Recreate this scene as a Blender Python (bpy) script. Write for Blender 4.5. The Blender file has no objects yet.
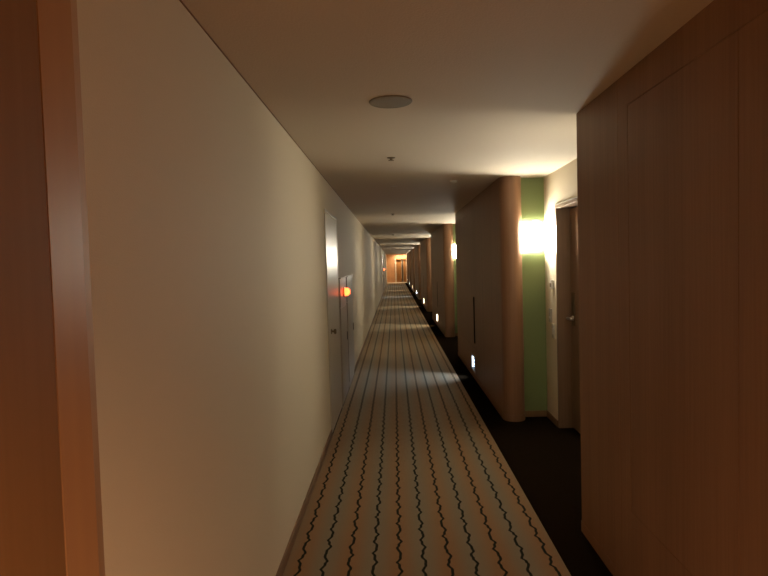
import bpy, bmesh, math, random
from mathutils import Matrix, Vector
random.seed(4)
sc = bpy.context.scene
COL = sc.collection
PI = math.pi

# ------------------------------------------------------------------ camera
F_PX = 565.0
VP = (394.0, 264.0)          # where the corridor's length vanishes
ROLL = 0.028
cam_d = bpy.data.cameras.new('camera')
cam_d.sensor_width = 36.0
cam_d.lens = F_PX / 768 * 36.0
cam_d.clip_start = 0.02
cam = bpy.data.objects.new('camera', cam_d)
COL.objects.link(cam)
cy = Vector((VP[0] - 384, 288 - VP[1], -F_PX)).normalized()
cz = Vector((-ROLL, 1.0, 0.0)); cz.z = -(cz.x * cy.x + cz.y * cy.y) / cy.z; cz.normalize()
cx = cy.cross(cz)
R = Matrix((cx, cy, cz))     # rows = transpose of (world axes in camera space)
cam.matrix_world = Matrix.Translation((0, 0, 1.55)) @ R.to_4x4()
sc.camera = cam

# ------------------------------------------------------------------ world, exposure
w = bpy.data.worlds.new('world'); sc.world = w; w.use_nodes = True
w.node_tree.nodes['Background'].inputs[0].default_value = (0, 0, 0, 1)
w.node_tree.nodes['Background'].inputs[1].default_value = 0.0
vs = sc.view_settings
vs.view_transform = 'Standard'; vs.look = 'None'; vs.gamma = 1.0; vs.use_curve_mapping = False
vs.exposure = 0.0
sc.cycles.use_denoising = True
sc.cycles.max_bounces = 16
sc.cycles.diffuse_bounces = 10
sc.cycles.sample_clamp_indirect = 4.0

SCONCE_E = 178.0
SCONCE_E2 = 36.0           # the dimmer lamp on each alcove's near end wall
SCONCE_C = (1.0, 0.92, 0.74)
FOOT_W = 1.3
LOBBY_W = 780.0
END_W = 30.0

# ------------------------------------------------------------------ dimensions
XL, XR = -0.615, 1.03        # left wall, wood screen face
XA = 1.48                    # alcove side wall
HC = 2.352                   # ceiling
PER = 6.3
YS = lambda k: 5.4 + PER * k # near rounded end of screen k
YE = lambda k: 9.4 + PER * k if k >= 0 else 3.18 # far end of screen k
Y_END = 47.5
Y_BACK = -3.4

# ------------------------------------------------------------------ materials
def newmat(name):
    m = bpy.data.materials.new(name); m.use_nodes = True
    nt = m.node_tree
    return m, nt, nt.nodes['Principled BSDF']

def setc(s, c): s.default_value = (c[0], c[1], c[2], 1)

def plain(name, c, rough=0.6, metal=0.0, bump=0.0, scale=200.0, var=0.0, spec=0.5):
    m, nt, b = newmat(name)
    setc(b.inputs['Base Color'], c)
    b.inputs['Roughness'].default_value = rough
    b.inputs['Metallic'].default_value = metal
    b.inputs['Specular IOR Level'].default_value = spec
    tc = nt.nodes.new('ShaderNodeTexCoord')
    n = nt.nodes.new('ShaderNodeTexNoise'); n.inputs['Scale'].default_value = scale
    n.inputs['Detail'].default_value = 3
    nt.links.new(tc.outputs['Object'], n.inputs['Vector'])
    if var:
        r = nt.nodes.new('ShaderNodeMixRGB'); r.blend_type = 'MIX'
        setc(r.inputs[1], [x * (1 - var) for x in c]); setc(r.inputs[2], [min(1, x * (1 + var)) for x in c])
        nt.links.new(n.outputs['Fac'], r.inputs[0]); nt.links.new(r.outputs[0], b.inputs['Base Color'])
    if bump:
        bp = nt.nodes.new('ShaderNodeBump'); bp.inputs['Strength'].default_value = bump
        bp.inputs['Distance'].default_value = 0.002
        nt.links.new(n.outputs['Fac'], bp.inputs['Height']); nt.links.new(bp.outputs[0], b.inputs['Normal'])
    return m

def wood(name, ca, cb, rough=0.45, band=9.0, fine=90.0, spec=0.35):
    """vertical grain veneer: noise stretched along Z, bands across X and Y"""
    m, nt, b = newmat(name)
    L = nt.links.new
    tc = nt.nodes.new('ShaderNodeTexCoord')
    mp = nt.nodes.new('ShaderNodeMapping'); mp.inputs['Scale'].default_value = (1, 1, 0.02)
    L(tc.outputs['Object'], mp.inputs['Vector'])
    n1 = nt.nodes.new('ShaderNodeTexNoise'); n1.inputs['Scale'].default_value = band; n1.inputs['Detail'].default_value = 2
    n2 = nt.nodes.new('ShaderNodeTexNoise'); n2.inputs['Scale'].default_value = fine; n2.inputs['Detail'].default_value = 4
    L(mp.outputs[0], n1.inputs['Vector']); L(mp.outputs[0], n2.inputs['Vector'])
    add = nt.nodes.new('ShaderNodeMath'); add.operation = 'MULTIPLY_ADD'; add.inputs[1].default_value = 0.45
    L(n2.outputs['Fac'], add.inputs[0])
    ml = nt.nodes.new('ShaderNodeMath'); ml.operation = 'MULTIPLY'; ml.inputs[1].default_value = 0.6
    L(n1.outputs['Fac'], ml.inputs[0]); L(ml.outputs[0], add.inputs[2])
    cr = nt.nodes.new('ShaderNodeValToRGB')
    cr.color_ramp.elements[0].position = 0.36; cr.color_ramp.elements[0].color = (*ca, 1)
    cr.color_ramp.elements[1].position = 0.68; cr.color_ramp.elements[1].color = (*cb, 1)
    L(add.outputs[0], cr.inputs[0]); L(cr.outputs[0], b.inputs['Base Color'])
    b.inputs['Roughness'].default_value = rough
    b.inputs['Specular IOR Level'].default_value = spec
    bp = nt.nodes.new('ShaderNodeBump'); bp.inputs['Strength'].default_value = 0.08; bp.inputs['Distance'].default_value = 0.001
    L(n2.outputs['Fac'], bp.inputs['Height']); L(bp.outputs[0], b.inputs['Normal'])
    return m

def emit(name, c, s):
    m, nt, b = newmat(name)
    setc(b.inputs['Base Color'], c); setc(b.inputs['Emission Color'], c)
    b.inputs['Emission Strength'].default_value = s
    return m

M_WALL = plain('cream_wallcovering', (0.66, 0.575, 0.425), 0.75, bump=0.35, scale=260, var=0.04)
M_CEIL = plain('ceiling_covering', (0.61, 0.535, 0.435), 0.85, bump=0.8, scale=120, var=0.04)
M_GREEN = plain('green_paint', (0.155, 0.205, 0.078), 0.6, bump=0.2, scale=250, var=0.05)
M_WOOD = wood('oak_veneer', (0.190, 0.100, 0.056), (0.255, 0.140, 0.080))
M_WOODL = wood('oak_trim', (0.36, 0.20, 0.10), (0.50, 0.29, 0.155), 0.4, 6, 60)
M_WOODF = wood('frame_oak', (0.40, 0.205, 0.10), (0.44, 0.235, 0.105), 0.42, 3, 40, 0.2)
M_WOODD = wood('near_door_oak', (0.22, 0.105, 0.036), (0.26, 0.130, 0.048), 0.65, 3, 40, 0.15)
M_BASE = wood('baseboard_oak', (0.16, 0.09, 0.045), (0.22, 0.125, 0.062), 0.55)
M_DARK = plain('charcoal_carpet', (0.009, 0.0055, 0.003), 0.95, bump=1.0, scale=500, var=0.3, spec=0.0)
M_STEEL = plain('painted_steel', (0.52, 0.48, 0.41), 0.32, 0.0, bump=0.03, scale=60)
M_STEEL2 = plain('grey_cabinet_paint', (0.40, 0.355, 0.30), 0.38, 0.0, bump=0.03, scale=60)
M_CHROME = plain('satin_chrome', (0.50, 0.45, 0.38), 0.35, 1.0)
M_BRASS = plain('dull_brass', (0.16, 0.12, 0.07), 0.5, 0.6)
M_SLOT = plain('dark_recess', (0.008, 0.005, 0.004), 0.7)
M_PLATE = plain('grey_plate', (0.36, 0.34, 0.32), 0.45, 0.1)
M_LINER = plain('dark_liner', (0.010, 0.010, 0.010), 0.6)
M_WHITE = plain('white_plastic', (0.62, 0.58, 0.52), 0.4)
M_BEIGE = plain('beige_plate', (0.40, 0.36, 0.30), 0.4)
M_GRILLE = plain('speaker_cloth', (0.24, 0.215, 0.165), 0.7, bump=1.0, scale=600)
M_STONE = plain('pale_stone', (0.60, 0.52, 0.42), 0.35, var=0.08, scale=6)
M_GDOOR = wood('guest_door_veneer', (0.17, 0.105, 0.062), (0.22, 0.14, 0.085), 0.4)
M_ENDW = wood('end_wall_panelling', (0.42, 0.235, 0.125), (0.54, 0.31, 0.17), 0.45)
M_BLACK = plain('black_plastic', (0.02, 0.02, 0.02), 0.4)
M_SCONCE = emit('lit_opal_glass', SCONCE_C, SCONCE_E)
M_SCONCE2 = emit('lit_opal_glass_dim', SCONCE_C, SCONCE_E2)
M_RED = emit('lit_red_lens', (1.0, 0.10, 0.02), 9.0)
M_DOWN = emit('lit_downlight', (1.0, 0.72, 0.42), 14.0)

def carpet_mat():
    m, nt, b = newmat('zigzag_striped_carpet')
    L = nt.links.new; N = nt.nodes.new
    def V(x):
        return x
    def mth(op, a, bb=None, c=None):
        n = N('ShaderNodeMath'); n.operation = op
        for i, v in enumerate((a, bb, c)):
            if v is None: continue
            if hasattr(v, 'node'): L(v, n.inputs[i])
            else: n.inputs[i].default_value = v
        return n.outputs[0]
    tc = N('ShaderNodeTexCoord'); sp = N('ShaderNodeSeparateXYZ'); L(tc.outputs['Object'], sp.inputs[0])
    X, Y = sp.outputs[0], sp.outputs[1]
    SP = 0.1294
    raw = mth('DIVIDE', mth('ADD', X, 0.531), SP)
    idx = mth('FLOOR', mth('ADD', raw, 0.5))
    nz = N('ShaderNodeTexNoise'); nz.noise_dimensions = '2D'; nz.inputs['Scale'].default_value = 7.0
    cb = N('ShaderNodeCombineXYZ'); L(mth('MULTIPLY', idx, 3.7), cb.inputs[0]); L(Y, cb.inputs[1]); L(cb.outputs[0], nz.inputs['Vector'])
    yj = mth('ADD', mth('ADD', Y, mth('MULTIPLY', idx, 0.083)), mth('MULTIPLY', nz.outputs['Fac'], 0.06))
    z1 = mth('MULTIPLY', mth('SUBTRACT', mth('DIVIDE', mth('PINGPONG', yj, 0.075), 0.075), 0.5), 0.020)
    z2 = mth('MULTIPLY', mth('SUBTRACT', mth('DIVIDE', mth('PINGPONG', mth('ADD', yj, 0.02), 0.031), 0.031), 0.5), 0.008)
    xo = mth('ADD', mth('ADD', X, 0.531), mth('ADD', z1, z2))
    d = mth('ABSOLUTE', mth('SUBTRACT', xo, mth('MULTIPLY', idx, SP)))
    mr = N('ShaderNodeMapRange'); mr.inputs['From Min'].default_value = 0.0062; mr.inputs['From Max'].default_value = 0.0090
    mr.inputs['To Min'].default_value = 1; mr.inputs['To Max'].default_value = 0
    L(d, mr.inputs['Value'])
    # only eleven lines; none past either border
    ok = mth('MULTIPLY', mth('GREATER_THAN', raw, -0.4), mth('LESS_THAN', raw, 10.4))
    line = mth('MULTIPLY', mr.outputs[0], ok)
    band = mth('MULTIPLY_ADD', mth('COSINE', mth('MULTIPLY', raw, PI)), 0.5, 0.5)
    pz = N('ShaderNodeTexNoise'); pz.inputs['Scale'].default_value = 420; pz.inputs['Detail'].default_value = 3
    L(tc.outputs['Object'], pz.inputs['Vector'])
    mix = N('ShaderNodeMixRGB'); setc(mix.inputs[1], (0.185, 0.158, 0.110)); setc(mix.inputs[2], (0.235, 0.120, 0.048)); L(band, mix.inputs[0])
    pile = N('ShaderNodeMixRGB'); pile.blend_type = 'MULTIPLY'; pile.inputs[0].default_value = 0.35
    L(mix.outputs[0], pile.inputs[1]); L(pz.outputs['Color'], pile.inputs[2])
    ln = N('ShaderNodeMixRGB'); L(line, ln.inputs[0]); L(pile.outputs[0], ln.inputs[1]); setc(ln.inputs[2], (0.005, 0.008, 0.004))
    L(ln.outputs[0], b.inputs['Base Color'])
    b.inputs['Roughness'].default_value = 0.95; b.inputs['Specular IOR Level'].default_value = 0.1
    L(mth('MULTIPLY_ADD', line, -0.55, 0.62), b.inputs['Sheen Weight']); setc(b.inputs['Sheen Tint'], (1.0, 0.84, 0.62)); b.inputs['Sheen Roughness'].default_value = 0.35
    bp = N('ShaderNodeBump'); bp.inputs['Strength'].default_value = 0.6; bp.inputs['Distance'].default_value = 0.003
    L(pz.outputs['Fac'], bp.inputs['Height']); L(bp.outputs[0], b.inputs['Normal'])
    return m
M_CARPET = carpet_mat()

# ------------------------------------------------------------------ helpers
def box(bm, x0, x1, y0, y1, z0, z1, bev=0.0, seg=2):
    r = bmesh.ops.create_cube(bm, size=1.0)
    vs_ = r['verts']
    for v in vs_:
        v.co = Vector(((x0 + x1) / 2 + v.co.x * (x1 - x0), (y0 + y1) / 2 + v.co.y * (y1 - y0), (z0 + z1) / 2 + v.co.z * (z1 - z0)))
    if bev:
        es = list({e for v in vs_ for e in v.link_edges})
        bmesh.ops.bevel(bm, geom=es, offset=bev, segments=seg, affect='EDGES', profile=0.5)

def cyl(bm, c, axis, r0, r1, h, seg=32):
    """cone/cylinder starting at c along the axis"""
    a = Vector(axis).normalized()
    q = Vector((0, 0, 1)).rotation_difference(a).to_matrix().to_4x4()
    m = Matrix.Translation(Vector(c) + a * h / 2) @ q
    bmesh.ops.create_cone(bm, cap_ends=True, segments=seg, radius1=r0, radius2=r1, depth=h, matrix=m)

def lathe(bm, prof, c, axis=(0, 0, 1), seg=40):
    a = Vector(axis).normalized()
    q = Vector((0, 0, 1)).rotation_difference(a).to_matrix()
    rings = []
    for r, h in prof:
        if r < 1e-6: rings.append([bm.verts.new(Vector(c) + q @ Vector((0, 0, h)))]); continue
        rings.append([bm.verts.new(Vector(c) + q @ Vector((r * math.cos(2 * PI * i / seg), r * math.sin(2 * PI * i / seg), h))) for i in range(seg)])
    for A, B in zip(rings, rings[1:]):
        for i in range(seg):
            j = (i + 1) % seg
            if len(A) == 1 and len(B) > 1: bm.faces.new((A[0], B[i], B[j]))
            elif len(B) == 1 and len(A) > 1: bm.faces.new((A[i], B[0], A[j]))
            elif len(A) > 1: bm.faces.new((A[i], B[i], B[j], A[j]))

def prism(bm, pts, z0, z1):
    lo = [bm.verts.new((x, y, z0)) for x, y in pts]
    hi = [bm.verts.new((x, y, z1)) for x, y in pts]
    n = len(pts)
    bm.faces.new(list(reversed(lo))); bm.faces.new(hi)
    for i in range(n):
        j = (i + 1) % n
        bm.faces.new((lo[i], lo[j], hi[j], hi[i]))

def obj(name, bm, m, parent=None, loc=(0, 0, 0), smooth=False):
    bmesh.ops.recalc_face_normals(bm, faces=bm.faces[:])
    me = bpy.data.meshes.new(name); bm.to_mesh(me); bm.free()
    o = bpy.data.objects.new(name, me); COL.objects.link(o)
    me.materials.append(m)
    if smooth:
        for p in me.polygons: p.use_smooth = True
        try: me.set_sharp_from_angle(angle=math.radians(35))
        except Exception: pass
    o.location = loc
    if parent: o.parent = parent
    return o

def B(): return bmesh.new()

def boxobj(name, m, a, parent=None, bev=0.0, loc=(0, 0, 0)):
    bm = B(); box(bm, *a, bev=bev); return obj(name, bm, m, parent, loc)

def struct(o, label=None):
    o['kind'] = 'structure'
    if label: o['label'] = label
    return o

def empty(name, loc=(0, 0, 0)):
    o = bpy.data.objects.new(name, None); COL.objects.link(o); o.location = loc
    o.empty_display_size = 0.1
    return o

def tag(o, label, cat, group=None):
    o['label'] = label; o['category'] = cat
    if group: o['group'] = group
    return o

def cut(o, bm):
    """boolean-subtract the boxes in bm from object o, result baked into the mesh"""
    bmesh.ops.recalc_face_normals(bm, faces=bm.faces[:])
    me = bpy.data.meshes.new('cut'); bm.to_mesh(me); bm.free()
    c = bpy.data.objects.new('cut', me); COL.objects.link(c)
    c.location = o.location
    md = o.modifiers.new('b', 'BOOLEAN'); md.operation = 'DIFFERENCE'; md.solver = 'EXACT'; md.object = c
    bpy.context.view_layer.update()
    dg = bpy.context.evaluated_depsgraph_get()
    nm = bpy.data.meshes.new_from_object(o.evaluated_get(dg))
    o.modifiers.clear(); old = o.data; o.data = nm; bpy.data.meshes.remove(old)
    bpy.data.objects.remove(c); bpy.data.meshes.remove(me)

def copy_tree(o, parent=None):
    c = o.copy(); COL.objects.link(c); c.parent = parent
    for ch in [x for x in bpy.data.objects if x.parent == o]:
        copy_tree(ch, c)
    return c

# ------------------------------------------------------------------ floor, ceiling, outer walls
struct(boxobj('floor', M_DARK, (-0.9, 1.9, Y_BACK - 0.2, Y_END + 0.2, -0.12, 0.0)), 'dark charcoal carpeted floor along the wood screens and in the alcoves')
struct(boxobj('ceiling', M_CEIL, (-0.9, 1.9, Y_BACK - 0.2, Y_END + 0.2, HC, HC + 0.12)), 'beige textured ceiling over the whole corridor')
struct(boxobj('wall_back', M_WALL, (-0.9, 1.9, Y_BACK - 0.2, Y_BACK, 0, HC)))
wl = struct(boxobj('wall_left', M_WALL, (XL - 0.2, XL, Y_BACK, Y_END, 0, HC)), 'long cream wall down the left side of the corridor')
bm = B(); box(bm, XL, XL + 0.012, 1.19, 5.08, 0, 0.06, bev=0.003)
box(bm, XL, XL + 0.012, 8.06, 30.25, 0, 0.06); box(bm, XL, XL + 0.012, 33.25, Y_END - 0.001, 0, 0.06)
box(bm, XL, XL + 0.012, Y_BACK, 0.0, 0, 0.06)
struct(obj('baseboard_left', bm, M_BASE))
# fine shadow joint between left wall and ceiling
struct(boxobj('trim_1', M_BASE, (XL, XL + 0.004, Y_BACK, Y_END - 0.001, HC - 0.004, HC)), 'thin dark joint where left wall meets ceiling')

# ------------------------------------------------------------------ striped carpet runner
cr_ = boxobj('carpet_runner', M_CARPET, (XL + 0.013, 0.824, Y_BACK + 0.05, 45.6, 0.0, 0.006), bev=0.002)
tag(cr_, 'long beige carpet runner with dark zigzag stripes down the corridor', 'carpet')
struct(boxobj('floor_stone', M_STONE, (XL + 0.001, XR - 0.012, 45.62, Y_END - 0.001, 0, 0.006)), 'pale strip of floor before the end wall')

# ------------------------------------------------------------------ wood screens with rounded near ends
def screen_outline(k, off=0.0, nseg=20):
    """plan of the screen; off grows it outwards"""
    ys, ye = YS(k), YE(k)
    r = 0.105 + off; cxx, cyy = XR + 0.105, ys + 0.105
    pts = []
    for i in range(nseg + 1):
        a = PI + PI * i / nseg
        pts.append((cxx + r * math.cos(a), cyy + r * math.sin(a)))
    pts.append((XR + 0.21 + off, ye + off)); pts.append((XR - off, ye + off))
    return pts

PANELS = ((-1.39, -0.60), (-2.193, -1.390))   # flush door leaves, offsets from far end
Z0P, Z1P = 0.416, 2.21
door_n = [2]
SCREEN_NAMES = {-1: 'nearest wood screen beside the viewer', 0: 'second wood screen', 1: 'third wood screen',
                2: 'fourth wood screen', 3: 'fifth wood screen', 4: 'sixth wood screen', 5: 'seventh wood screen', 6: 'last wood screen'}
ORD = {-1: 'nearest', 0: 'second', 1: 'third', 2: 'fourth', 3: 'fifth', 4: 'sixth', 5: 'seventh', 6: 'eighth'}

def screen(k):
    ye = min(YE(k), Y_END)
    pts = screen_outline(k)
    pts = [(x, min(y, Y_END)) for x, y in pts]
    bm = B(); prism(bm, pts, 0.0, HC)
    o = struct(obj('wall_right', bm, M_WOOD, smooth=True), '%s on the right, with rounded near end' % SCREEN_NAMES[k])
    c = B()
    yb = 3.10 if k < 0 else ye
    if k < 6:
        e = 0.0015
        box(c, XR - 0.05, XR + 0.030, yb + PANELS[1][0] - e, yb + PANELS[0][1] + e, Z0P - e, Z1P + e)
        box(c, XR - 0.05, XR + 0.004, yb - 0.492, yb - 0.489, 0.07, HC - 0.001)
        box(c, XR - 0.05, XR + 0.004, yb - 2.50, yb - 2.497, 0.07, HC - 0.001)
    # joint where the curved end begins
    box(c, XR - 0.05, XR + 0.004, YS(k) + 0.115, YS(k) + 0.118, 0.07, HC - 0.001)
    fy = YE(k) - 1.87
    if k >= 0:
        box(c, XR - 0.05, XR + 0.045, fy - 0.15, fy + 0.15, 0.115, 0.285)
    cut(o, c)
    for p in o.data.polygons: p.use_smooth = False
    # curved part smooth
    for p in o.data.polygons:
        if abs(p.normal.z) < 0.1 and p.center.y < YS(k) + 0.104: p.use_smooth = True
    bm = B(); prism(bm, [(x, min(y, Y_END)) for x, y in screen_outline(k, 0.003)], 0.0, 0.06)
    struct(obj('baseboard_right', bm, M_WOOD))
    if k < 6:
        for q, (a, b_) in enumerate(PANELS):
            y0, y1 = yb + a, yb + b_
            d = boxobj('door_%d' % door_n[0], M_WOOD, (XR, XR + 0.028, y0 + 0.0012, y1 - 0.0012, Z0P, Z1P), bev=0.0012)
            struct(d, 'flush veneer door leaf in the %s, %s leaf' % (SCREEN_NAMES[k], 'far' if q == 0 else 'near'))
            door_n[0] += 1
            if q == 1:
                c = B(); box(c, XR - 0.02, XR + 0.022, y0 + 0.13, y0 + 0.25, 0.475, 1.09)
                cut(d, c)
                h = B()
                box(h, XR + 0.017, XR + 0.0225, y0 + 0.131, y0 + 0.249, 0.476, 1.089)
                box(h, XR + 0.001, XR + 0.017, y0 + 0.131, y0 + 0.135, 0.476, 1.089)
                box(h, XR + 0.001, XR + 0.017, y0 + 0.245, y0 + 0.249, 0.476, 1.089)
                obj('recessed_handle', h, M_SLOT, d)['label'] = 'dark recessed pull slot'
for k in range(-1, 7): screen(k)

# ------------------------------------------------------------------ alcoves
def alcove(k):
    ys = YS(k); g = ys + 0.17; y0 = YE(k - 1)
    struct(boxobj('wall_green', M_GREEN, (XR + 0.2105, XA, g, g + 0.08, 0, HC)), 'narrow green end wall of the %s alcove' % ('nearest' if k == 0 else ORD[k - 1] + ' '))
    struct(boxobj('baseboard_green', M_BASE, (XR + 0.218, XA - 0.011, g - 0.011, g, 0, 0.06), bev=0.002))
    struct(boxobj('wall_return', M_GREEN, (XR + 0.2105, XA, y0 - 0.08, y0, 0, HC)))
    bm = B()
    if k == 0:
        n0, n1, zh = 4.25, 5.19, 2.04
        box(bm, XA, XA + 0.25, y0 - 0.08, n0, 0, HC); box(bm, XA, XA + 0.25, n1, g + 0.08, 0, HC)
        box(bm, XA, XA + 0.25, n0, n1, zh, HC)
        struct(boxobj('baseboard_alcove', M_BASE, (XA - 0.011, XA, n1 + 0.001, g - 0.001, 0, 0.06), bev=0.002))
    else:
        box(bm, XA, XA + 0.25, y0 - 0.08, g + 0.08, 0, HC)
    struct(obj('wall_alcove', bm, M_WALL), 'cream side wall of alcove %s the corridor' % ('nearest along' if k == 0 else 'farther along'))
for k in range(0, 7): alcove(k)
# corridor behind the viewer is closed on the right
struct(boxobj('wall_side', M_WALL, (XR + 0.1, XR + 0.3, Y_BACK, -0.9, 0, HC)))

# guest room door in the nearest alcove
def guest_door():
    n0, n1, zh = 4.25, 5.19, 2.04
    d = struct(empty('door_1', (XA + 0.12, (n0 + n1) / 2, 0)), 'brown guest room door set back in the nearest alcove')
    ox, oy = XA + 0.12, (n0 + n1) / 2
    bm = B(); box(bm, 0.0, 0.04, n0 + 0.034 - oy, n1 - 0.034 - oy, 0.008, zh - 0.034, bev=0.002)
    obj('leaf', bm, M_GDOOR, d)
    bm = B()   # lining of the niche
    x0, x1 = -0.125, 0.06
    box(bm, x0, x1, n1 - 0.03 - oy, n1 - oy - 0.0005, 0, zh - 0.0005, bev=0.002)
    box(bm, x0, x1, n0 + 0.0005 - oy, n0 + 0.03 - oy, 0, zh - 0.0005, bev=0.002)
    box(bm, x0, x1, n0 + 0.03 - oy, n1 - 0.03 - oy, zh - 0.03, zh - 0.0005, bev=0.002)
    obj('door_frame', bm, M_GDOOR, d)
    bm = B()   # thin bright metal edge round the opening
    box(bm, x0 - 0.004, x0 + 0.006, n0 - 0.008 - oy, n1 + 0.008 - oy, zh, zh + 0.010, bev=0.001)
    obj('edge_strip', bm, M_BEIGE, d)
    bm = B(); box(bm, -0.008, 0.0, 5.05 - oy, 5.115 - oy, 0.95, 1.25, bev=0.003)
    pl = obj('lock_plate', bm, M_BRASS, d); pl['label'] = 'tall dull metal lock plate'
    bm = B()
    cyl(bm, (-0.008, 5.08 - oy, 1.02), (-1, 0, 0), 0.024, 0.022, 0.010)
    cyl(bm, (-0.018, 5.08 - oy, 1.02), (-1, 0, 0), 0.010, 0.010, 0.040, 20)
    box(bm, -0.068, -0.050, 4.95 - oy, 5.093 - oy, 1.009, 1.031, bev=0.006, seg=3)
    obj('lever_handle', bm, M_CHROME, d, smooth=True)
    bm = B()
    for z in (0.25, 1.0, 1.78):
        cyl(bm, (-0.006, n0 + 0.036 - oy, z), (0, 0, 1), 0.006, 0.006, 0.10, 16)
    obj('hinge', bm, M_CHROME, d, smooth=True)
guest_door()

# small plates on the cream alcove wall beside the door
def plates():
    t = empty('door_sign', (XA, 5.31, 1.32))
    tag(t, 'small white box sign on cream wall left of guest door, topmost fitting', 'sign')
    bm = B(); box(bm, -0.022, 0.0, -0.028, 0.028, -0.040, 0.040, bev=0.004); obj('housing', bm, M_WHITE, t)
    bm = B(); box(bm, -0.025, -0.022, -0.018, 0.018, -0.026, 0.012, bev=0.001); obj('dark_window', bm, M_BRASS, t)
    t = empty('doorbell_plate', (XA, 5.39, 1.02))
    tag(t, 'beige doorbell plate below the small white box, nearest the green wall', 'doorbell')
    bm = B(); box(bm, -0.010, 0.0, -0.045, 0.045, -0.065, 0.065, bev=0.003); obj('faceplate', bm, M_BEIGE, t)
    bm = B(); cyl(bm, (-0.010, 0, -0.02), (-1, 0, 0), 0.013, 0.012, 0.005, 24); obj('button', bm, M_WHITE, t, smooth=True)
    t = empty('switch_plate', (XA, 5.30, 0.88))
    tag(t, 'beige switch plate nearest the guest door frame, lowest of the fittings', 'switch')
    bm = B(); box(bm, -0.010, 0.0, -0.038, 0.038, -0.068, 0.068, bev=0.003); obj('faceplate', bm, M_BEIGE, t)
    bm = B(); box(bm, -0.014, -0.010, -0.018, 0.018, -0.03, 0.03, bev=0.002); obj('rocker', bm, M_WHITE, t)
plates()

# ------------------------------------------------------------------ wall sconces
SX, SZ = 1.345, 1.78
def sconce(mat=None):
    t = empty('wall_sconce', (SX, YS(0) + 0.17, SZ))
    tag(t, 'x', 'wall lamp')
    wd, h, dp = 0.092, 0.265, 0.085
    def arc(rw, rd, y0, n=24):
        return [(rw * math.cos(PI + PI * i / n), y0 + rd * math.sin(PI + PI * i / n)) for i in range(n + 1)]
    bm = B(); prism(bm, arc(wd, dp, -0.018), -h / 2, h / 2); obj('glass_shade', bm, mat or M_SCONCE, t, smooth=True)['label'] = 'glowing opal glass'
    bm = B(); prism(bm, [(-0.045, -0.018), (0.045, -0.018), (0.045, 0), (-0.045, 0)], -0.10, 0.10); obj('back_plate', bm, M_CHROME, t)
    bm = B(); prism(bm, arc(wd + 0.002, dp + 0.002, -0.018), h / 2 + 0.001, h / 2 + 0.008)
    cyl(bm, (0, -0.04, h / 2 + 0.008), (0, 0, 1), 0.012, 0.008, 0.012, 16)
    obj('top_cap', bm, M_CHROME, t)
    bm = B(); prism(bm, arc(wd + 0.002, dp + 0.002, -0.018), -h / 2 - 0.008, -h / 2 - 0.001); obj('bottom_cap', bm, M_CHROME, t)
    for s in (-1, 1):
        bm = B(); cyl(bm, (s * (wd - 0.002), -0.030, -0.03), (s, 0, 0), 0.006, 0.005, 0.012, 16)
        obj('clip', bm, M_CHROME, t, smooth=True)
    return t
s0 = sconce()
s0['label'] = 'glowing glass wall sconce on the green wall of the nearest alcove'
s0['group'] = 'sconces on the green alcove walls'
for k in range(1, 7):
    s = copy_tree(s0); s.location = (SX, YS(k) + 0.17, SZ)
    s['label'] = 'glowing glass wall sconce in the %s alcove down the corridor' % ORD[k - 1].replace('nearest', 'first') if k > 1 else 'glowing wall sconce in the second alcove, half hidden by the wood screen'
    if k > 1: s['label'] = 'glowing glass wall sconce hidden in the %s alcove down the corridor' % ORD[k - 1]

# the alcoves are mirrored: a second sconce hangs on the near end wall, facing away from the viewer
s1 = sconce(M_SCONCE2); s1['group'] = 'sconces on the green alcove walls'
for k in range(0, 7):
    s = s1 if k == 0 else copy_tree(s1); s.location = (SX, YE(k - 1), SZ); s.rotation_euler = (0, 0, PI)
    s['label'] = 'glowing sconce hidden behind the far end of the %s' % SCREEN_NAMES[k - 1]

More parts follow.
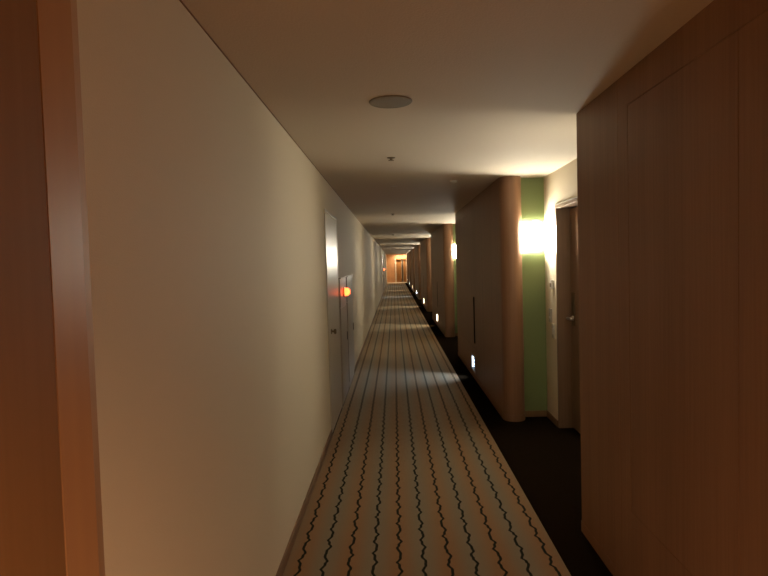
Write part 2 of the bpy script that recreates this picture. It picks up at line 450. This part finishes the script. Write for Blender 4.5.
# ------------------------------------------------------------------ footlights in the wood screens
FC = {0: (0.62, 0.80, 1.0), 1: (1.0, 0.82, 0.52), 2: (1.0, 0.80, 0.50), 3: (0.66, 0.82, 1.0), 4: (1.0, 0.78, 0.46), 5: (0.7, 0.85, 1.0), 6: (1.0, 0.85, 0.6)}
def footlight(k):
    fy = YE(k) - 1.87
    t = empty('footlight', (XR, fy, 0.2))
    tag(t, {0: 'footlight with bright bluish white tube low in the second wood screen'}.get(k, '%s footlight from the viewer, small glowing light low in the %s' % ({1: 'second', 2: 'third', 3: 'fourth', 4: 'fifth', 5: 'sixth', 6: 'seventh'}.get(k, ''), SCREEN_NAMES[k])), 'footlight', 'footlights low in the wood screens')
    bm = B()   # frame round the recess, four bars
    a, b_, c, d = 0.150, 0.178, 0.085, 0.112
    box(bm, -0.007, -0.001, -b_, -a, -d, d); box(bm, -0.007, -0.001, a, b_, -d, d)
    box(bm, -0.007, -0.001, -a, a, c, d); box(bm, -0.007, -0.001, -a, a, -d, -c)
    obj('frame', bm, M_PLATE, t)
    bm = B()   # recess liner
    box(bm, 0.040, 0.044, -0.149, 0.149, -0.084, 0.084)
    box(bm, 0.0, 0.040, -0.149, -0.146, -0.084, 0.084); box(bm, 0.0, 0.040, 0.146, 0.149, -0.084, 0.084)
    box(bm, 0.0, 0.040, -0.146, 0.146, 0.081, 0.084); box(bm, 0.0, 0.040, -0.146, 0.146, -0.084, -0.081)
    obj('recess_liner', bm, M_LINER, t)
    m = emit('lit_tube_%d' % k, FC[k], 5.0 if k == 0 else 22.0)
    bm = B(); cyl(bm, (0.012, 0.128, -0.074), (0, 0, 1), 0.013, 0.013, 0.148, 20); obj('tube', bm, m, t, smooth=True)['label'] = 'glowing tube'
    bm = B()
    for z in (-0.045, 0.0, 0.045):
        box(bm, 0.006, 0.034, -0.146, 0.100, z - 0.002, z + 0.002)
    obj('louvre', bm, M_LINER, t)
    ld = bpy.data.lights.new('footlight_bulb', 'SPOT'); ld.energy = FOOT_W * 10; ld.color = FC[k]
    ld.spot_size = math.radians(95); ld.spot_blend = 0.9; ld.shadow_soft_size = 0.008
    lo = bpy.data.objects.new('bulb', ld); COL.objects.link(lo); lo.parent = t
    lo.location = (0.006, 0.10, 0.02)
    v = Vector((-0.42, -0.05, -0.22)); lo.rotation_euler = v.to_track_quat('-Z', 'Y').to_euler()
for k in range(0, 7): footlight(k)

# ------------------------------------------------------------------ left wall: near wood door with its frame
def near_door():
    d = struct(empty('door_20', (XL, 0.6, 0)), 'brown wood door beside the viewer at the left edge')
    bm = B()     # casing with a wide splayed outer edge
    def casing(pts, z0, z1): prism(bm, pts, z0, z1)
    y0, y1 = 0.972 - 0.6, 1.133 - 0.6
    casing([(0.0, y0), (0.020, y0), (0.020, y1 - 0.058), (0.017, y1 - 0.052), (0.0, y1)], 0, HC - 0.005)
    casing([(0.0, -y1), (0.017, -y1 + 0.052), (0.020, -y1 + 0.058), (0.020, -y0), (0.0, -y0)], 0, HC - 0.005)
    obj('door_frame', bm, M_WOODF, d)['label'] = 'lighter orange brown door frame'
    bm = B(); box(bm, 0.0, 0.0195, -y0 + 0.003, y0 - 0.003, 0.008, HC - 0.006, bev=0.001)
    obj('leaf', bm, M_WOODD, d)
    bm = B()
    cyl(bm, (0.022, -0.33, 1.0), (1, 0, 0), 0.026, 0.024, 0.008); cyl(bm, (0.03, -0.33, 1.0), (1, 0, 0), 0.009, 0.009, 0.035, 20)
    box(bm, 0.055, 0.072, -0.34, -0.21, 0.99, 1.01, bev=0.006)
    obj('lever_handle', bm, M_CHROME, d, smooth=True)
near_door()

# left wall: flush steel service door and hydrant cabinets, repeated far away
def steel_door(yc, n, far):
    d = struct(empty('door_%d' % n, (XL, yc, 0)), 'pale flush steel service door in the left wall' + (', far away' if far else ', nearest'))
    bm = B()
    box(bm, 0.0, 0.010, -0.52, -0.495, 0, 2.065, bev=0.002); box(bm, 0.0, 0.010, 0.495, 0.52, 0, 2.065, bev=0.002)
    box(bm, 0.0, 0.010, -0.495, 0.495, 2.04, 2.065, bev=0.002)
    obj('door_frame', bm, M_STEEL, d)
    bm = B(); box(bm, 0.0, 0.006, -0.489, 0.489, 0.006, 2.034, bev=0.0015); obj('leaf', bm, M_STEEL, d)
    bm = B(); cyl(bm, (0.006, -0.30, 0.93), (1, 0, 0), 0.026, 0.024, 0.006, 24)
    cyl(bm, (0.012, -0.30, 0.93), (1, 0, 0), 0.010, 0.010, 0.022, 20)
    lathe(bm, [(0, 0), (0.022, 0.0), (0.026, 0.010), (0.020, 0.020), (0, 0.022)], (0.034, -0.30, 0.93), (1, 0, 0), 24)
    obj('door_knob', bm, M_BRASS, d, smooth=True)
def cabinet(yc, wd, lamp, label):
    t = empty('hydrant_cabinet', (XL + 0.0015, yc, 0)); tag(t, label, 'cabinet')
    bm = B(); box(bm, 0.0, 0.006, -wd / 2, wd / 2, 0.0, 1.415); obj('body', bm, M_STEEL2, t)
    split = 1.08
    bm = B(); box(bm, 0.006, 0.013, -wd / 2 + 0.014, wd / 2 - 0.014, split + 0.004, 1.40, bev=0.002); obj('upper_panel', bm, M_STEEL2, t)
    bm = B(); box(bm, 0.006, 0.013, -wd / 2 + 0.014, wd / 2 - 0.014, 0.07, split - 0.004, bev=0.002); dd = obj('door', bm, M_STEEL2, t)
    bm = B(); box(bm, 0.013, 0.020, wd / 2 - 0.11, wd / 2 - 0.06, 0.64, 0.74, bev=0.003); obj('latch', bm, M_BLACK, dd)
    bm = B(); box(bm, 0.006, 0.024, -wd / 2, wd / 2, 1.402, 1.415, bev=0.002); obj('top_trim', bm, M_STEEL2, t)
    if lamp:
        ly = 6.62 - 6.60
        bm = B(); lathe(bm, [(0.0, 0.0), (0.062, 0.0), (0.062, 0.008), (0.050, 0.016), (0.0, 0.016)], (0.013, ly, 1.24), (1, 0, 0), 32)
        a = obj('lamp_base', bm, M_CHROME, t, smooth=True)
        bm = B(); lathe(bm, [(0.047, 0.0)] + [(0.047 * math.cos(q * PI / 20), 0.018 + 0.045 * math.sin(q * PI / 20)) for q in range(0, 10)] + [(0, 0.063)], (0.028, ly, 1.24), (1, 0, 0), 32)
        obj('alarm_lamp', bm, M_RED, a, smooth=True)['label'] = 'glowing red alarm lamp dome'
    return t
steel_door(5.60, 21, False)
cabinet(6.60, 0.80, True, 'grey wall cabinet with glowing red alarm lamp, left wall beside steel door')
cabinet(7.56, 0.92, False, 'plain grey wall cabinet just beyond the one with the red lamp')
steel_door(5.60 + 4 * PER, 22, True)
cabinet(6.60 + 4 * PER, 0.80, True, 'far away wall cabinet with tiny glowing red alarm lamp')
cabinet(7.56 + 4 * PER, 0.92, False, 'far away plain grey wall cabinet beyond the tiny red lamp')

# ------------------------------------------------------------------ ceiling fittings
t = empty('ceiling_speaker', (0.005, 2.83, HC)); tag(t, 'round flush speaker in the ceiling nearest the viewer', 'speaker')
bm = B(); lathe(bm, [(0.090, -0.001), (0.092, -0.006), (0.104, -0.005), (0.108, 0.0)], (0, 0, 0)); obj('rim', bm, M_GRILLE, t, smooth=True)
bm = B(); lathe(bm, [(0.0, -0.006), (0.05, -0.006), (0.091, -0.005), (0.091, -0.001)], (0, 0, 0)); obj('grille', bm, M_GRILLE, t, smooth=True)

def sprinkler(y, label):
    t = empty('sprinkler', (0.0, y, HC)); tag(t, label, 'sprinkler', 'sprinklers along the ceiling')
    bm = B(); lathe(bm, [(0.0, -0.001), (0.032, 0.0), (0.030, -0.004), (0.014, -0.008), (0.0, -0.008)], (0, 0, 0), seg=28); obj('escutcheon', bm, M_BRASS, t, smooth=True)
    bm = B()
    cyl(bm, (0, 0, -0.008), (0, 0, -1), 0.009, 0.007, 0.012, 20)
    for s in (-1, 1): box(bm, s * 0.008 - 0.002, s * 0.008 + 0.002, -0.002, 0.002, -0.020, -0.008)
    obj('frame', bm, M_BRASS, t)
    bm = B()
    cyl(bm, (0, 0, -0.020), (0, 0, -1), 0.016, 0.016, 0.002, 24)
    for i in range(10):
        a = 2 * PI * i / 10
        cyl(bm, (0.014 * math.cos(a), 0.014 * math.sin(a), -0.021), (math.cos(a), math.sin(a), 0), 0.0022, 0.0016, 0.008, 6)
    obj('deflector', bm, M_BRASS, t)
for y, lb in ((4.30, 'small dark sprinkler head just beyond the round ceiling speaker'), (9.10, 'dark sprinkler head in front of the second bright ceiling band'),
              (15.4, 'tiny sprinkler head farthest down the ceiling')):
    sprinkler(y, lb)
t = empty('smoke_detector', (0.02, 5.86, HC)); tag(t, 'faint flat ceiling detector between the two dark sprinkler heads', 'detector')
bm = B(); lathe(bm, [(0.0, -0.008), (0.018, -0.007), (0.030, -0.004), (0.032, 0.0)], (0, 0, 0), seg=32); obj('housing', bm, M_WHITE, t, smooth=True)
t = empty('emergency_light', (0.61, 5.62, HC)); tag(t, 'small pale emergency light in ceiling near the curved wood end', 'light')
bm = B(); lathe(bm, [(0.0, -0.003), (0.026, -0.003), (0.030, -0.012), (0.036, -0.011), (0.038, 0.0)], (0, 0, 0), seg=32); obj('ring', bm, M_WHITE, t, smooth=True)
bm = B(); lathe(bm, [(0.0, -0.006), (0.012, -0.005), (0.018, -0.003)], (0, 0, 0), seg=24); obj('lens', bm, M_PLATE, t, smooth=True)

# downlight over the part of the corridor behind the viewer
t = empty('ceiling_downlight', (0.25, -0.8, HC)); tag(t, 'round recessed ceiling downlight behind the viewer', 'ceiling light')
bm = B(); lathe(bm, [(0.062, -0.001), (0.066, -0.008), (0.076, -0.006), (0.080, 0.0)], (0, 0, 0)); obj('rim', bm, M_WHITE, t, smooth=True)
bm = B(); lathe(bm, [(0.0, -0.003), (0.062, -0.003)], (0, 0, 0)); obj('lens', bm, M_DOWN, t)
ld = bpy.data.lights.new('downlight_bulb', 'SPOT'); ld.spot_size = math.radians(140); ld.spot_blend = 1.0; ld.shadow_soft_size = 0.05; ld.energy = LOBBY_W; ld.color = (1.0, 0.60, 0.34)
lo = bpy.data.objects.new('bulb', ld); COL.objects.link(lo); lo.parent = t; lo.location = (0, 0, -0.012)

# ------------------------------------------------------------------ far end wall
struct(boxobj('wall_end', M_ENDW, (-0.9, 1.9, Y_END, Y_END + 0.2, 0, HC)), 'orange wood panelled wall closing the far end')
def end_door(x0, x1, n, label):
    xc = (x0 + x1) / 2; hw = (x1 - x0) / 2
    d = struct(empty('door_%d' % n, (xc, Y_END, 0)), label)
    bm = B(); box(bm, -hw, hw, -0.02, 0, 0.008, 1.93); obj('leaf', bm, M_WOODD, d)
    bm = B()
    box(bm, -hw - 0.12, -hw, -0.05, 0, 0, 1.99); box(bm, hw, hw + 0.12, -0.05, 0, 0, 1.99)
    obj('door_frame', bm, M_STONE, d)
    bm = B(); box(bm, -hw, hw, -0.14, 0, 1.90, 1.99); obj('header', bm, M_WOODD, d)
end_door(0.19, 0.62, 23, 'brown door in the far end wall')
end_door(0.76, 0.99, 24, 'narrow door at the right of the far end wall')
for i, x in enumerate((0.38, 0.90)):
    t = empty('ceiling_downlight', (x, Y_END - 0.42, HC))
    tag(t, ('left' if i == 0 else 'right') + ' glowing downlight above the doors at the far end', 'ceiling light', 'downlights at the far end')
    bm = B(); lathe(bm, [(0.062, -0.001), (0.066, -0.008), (0.076, -0.006), (0.080, 0.0)], (0, 0, 0)); obj('rim', bm, M_WHITE, t, smooth=True)
    bm = B(); lathe(bm, [(0.0, -0.003), (0.062, -0.003)], (0, 0, 0)); obj('lens', bm, M_DOWN, t)
    ld = bpy.data.lights.new('downlight_bulb', 'AREA'); ld.shape = 'DISK'; ld.size = 0.12; ld.energy = END_W; ld.color = (1.0, 0.75, 0.46)
    lo = bpy.data.objects.new('bulb', ld); COL.objects.link(lo); lo.parent = t; lo.location = (0, 0, -0.012)
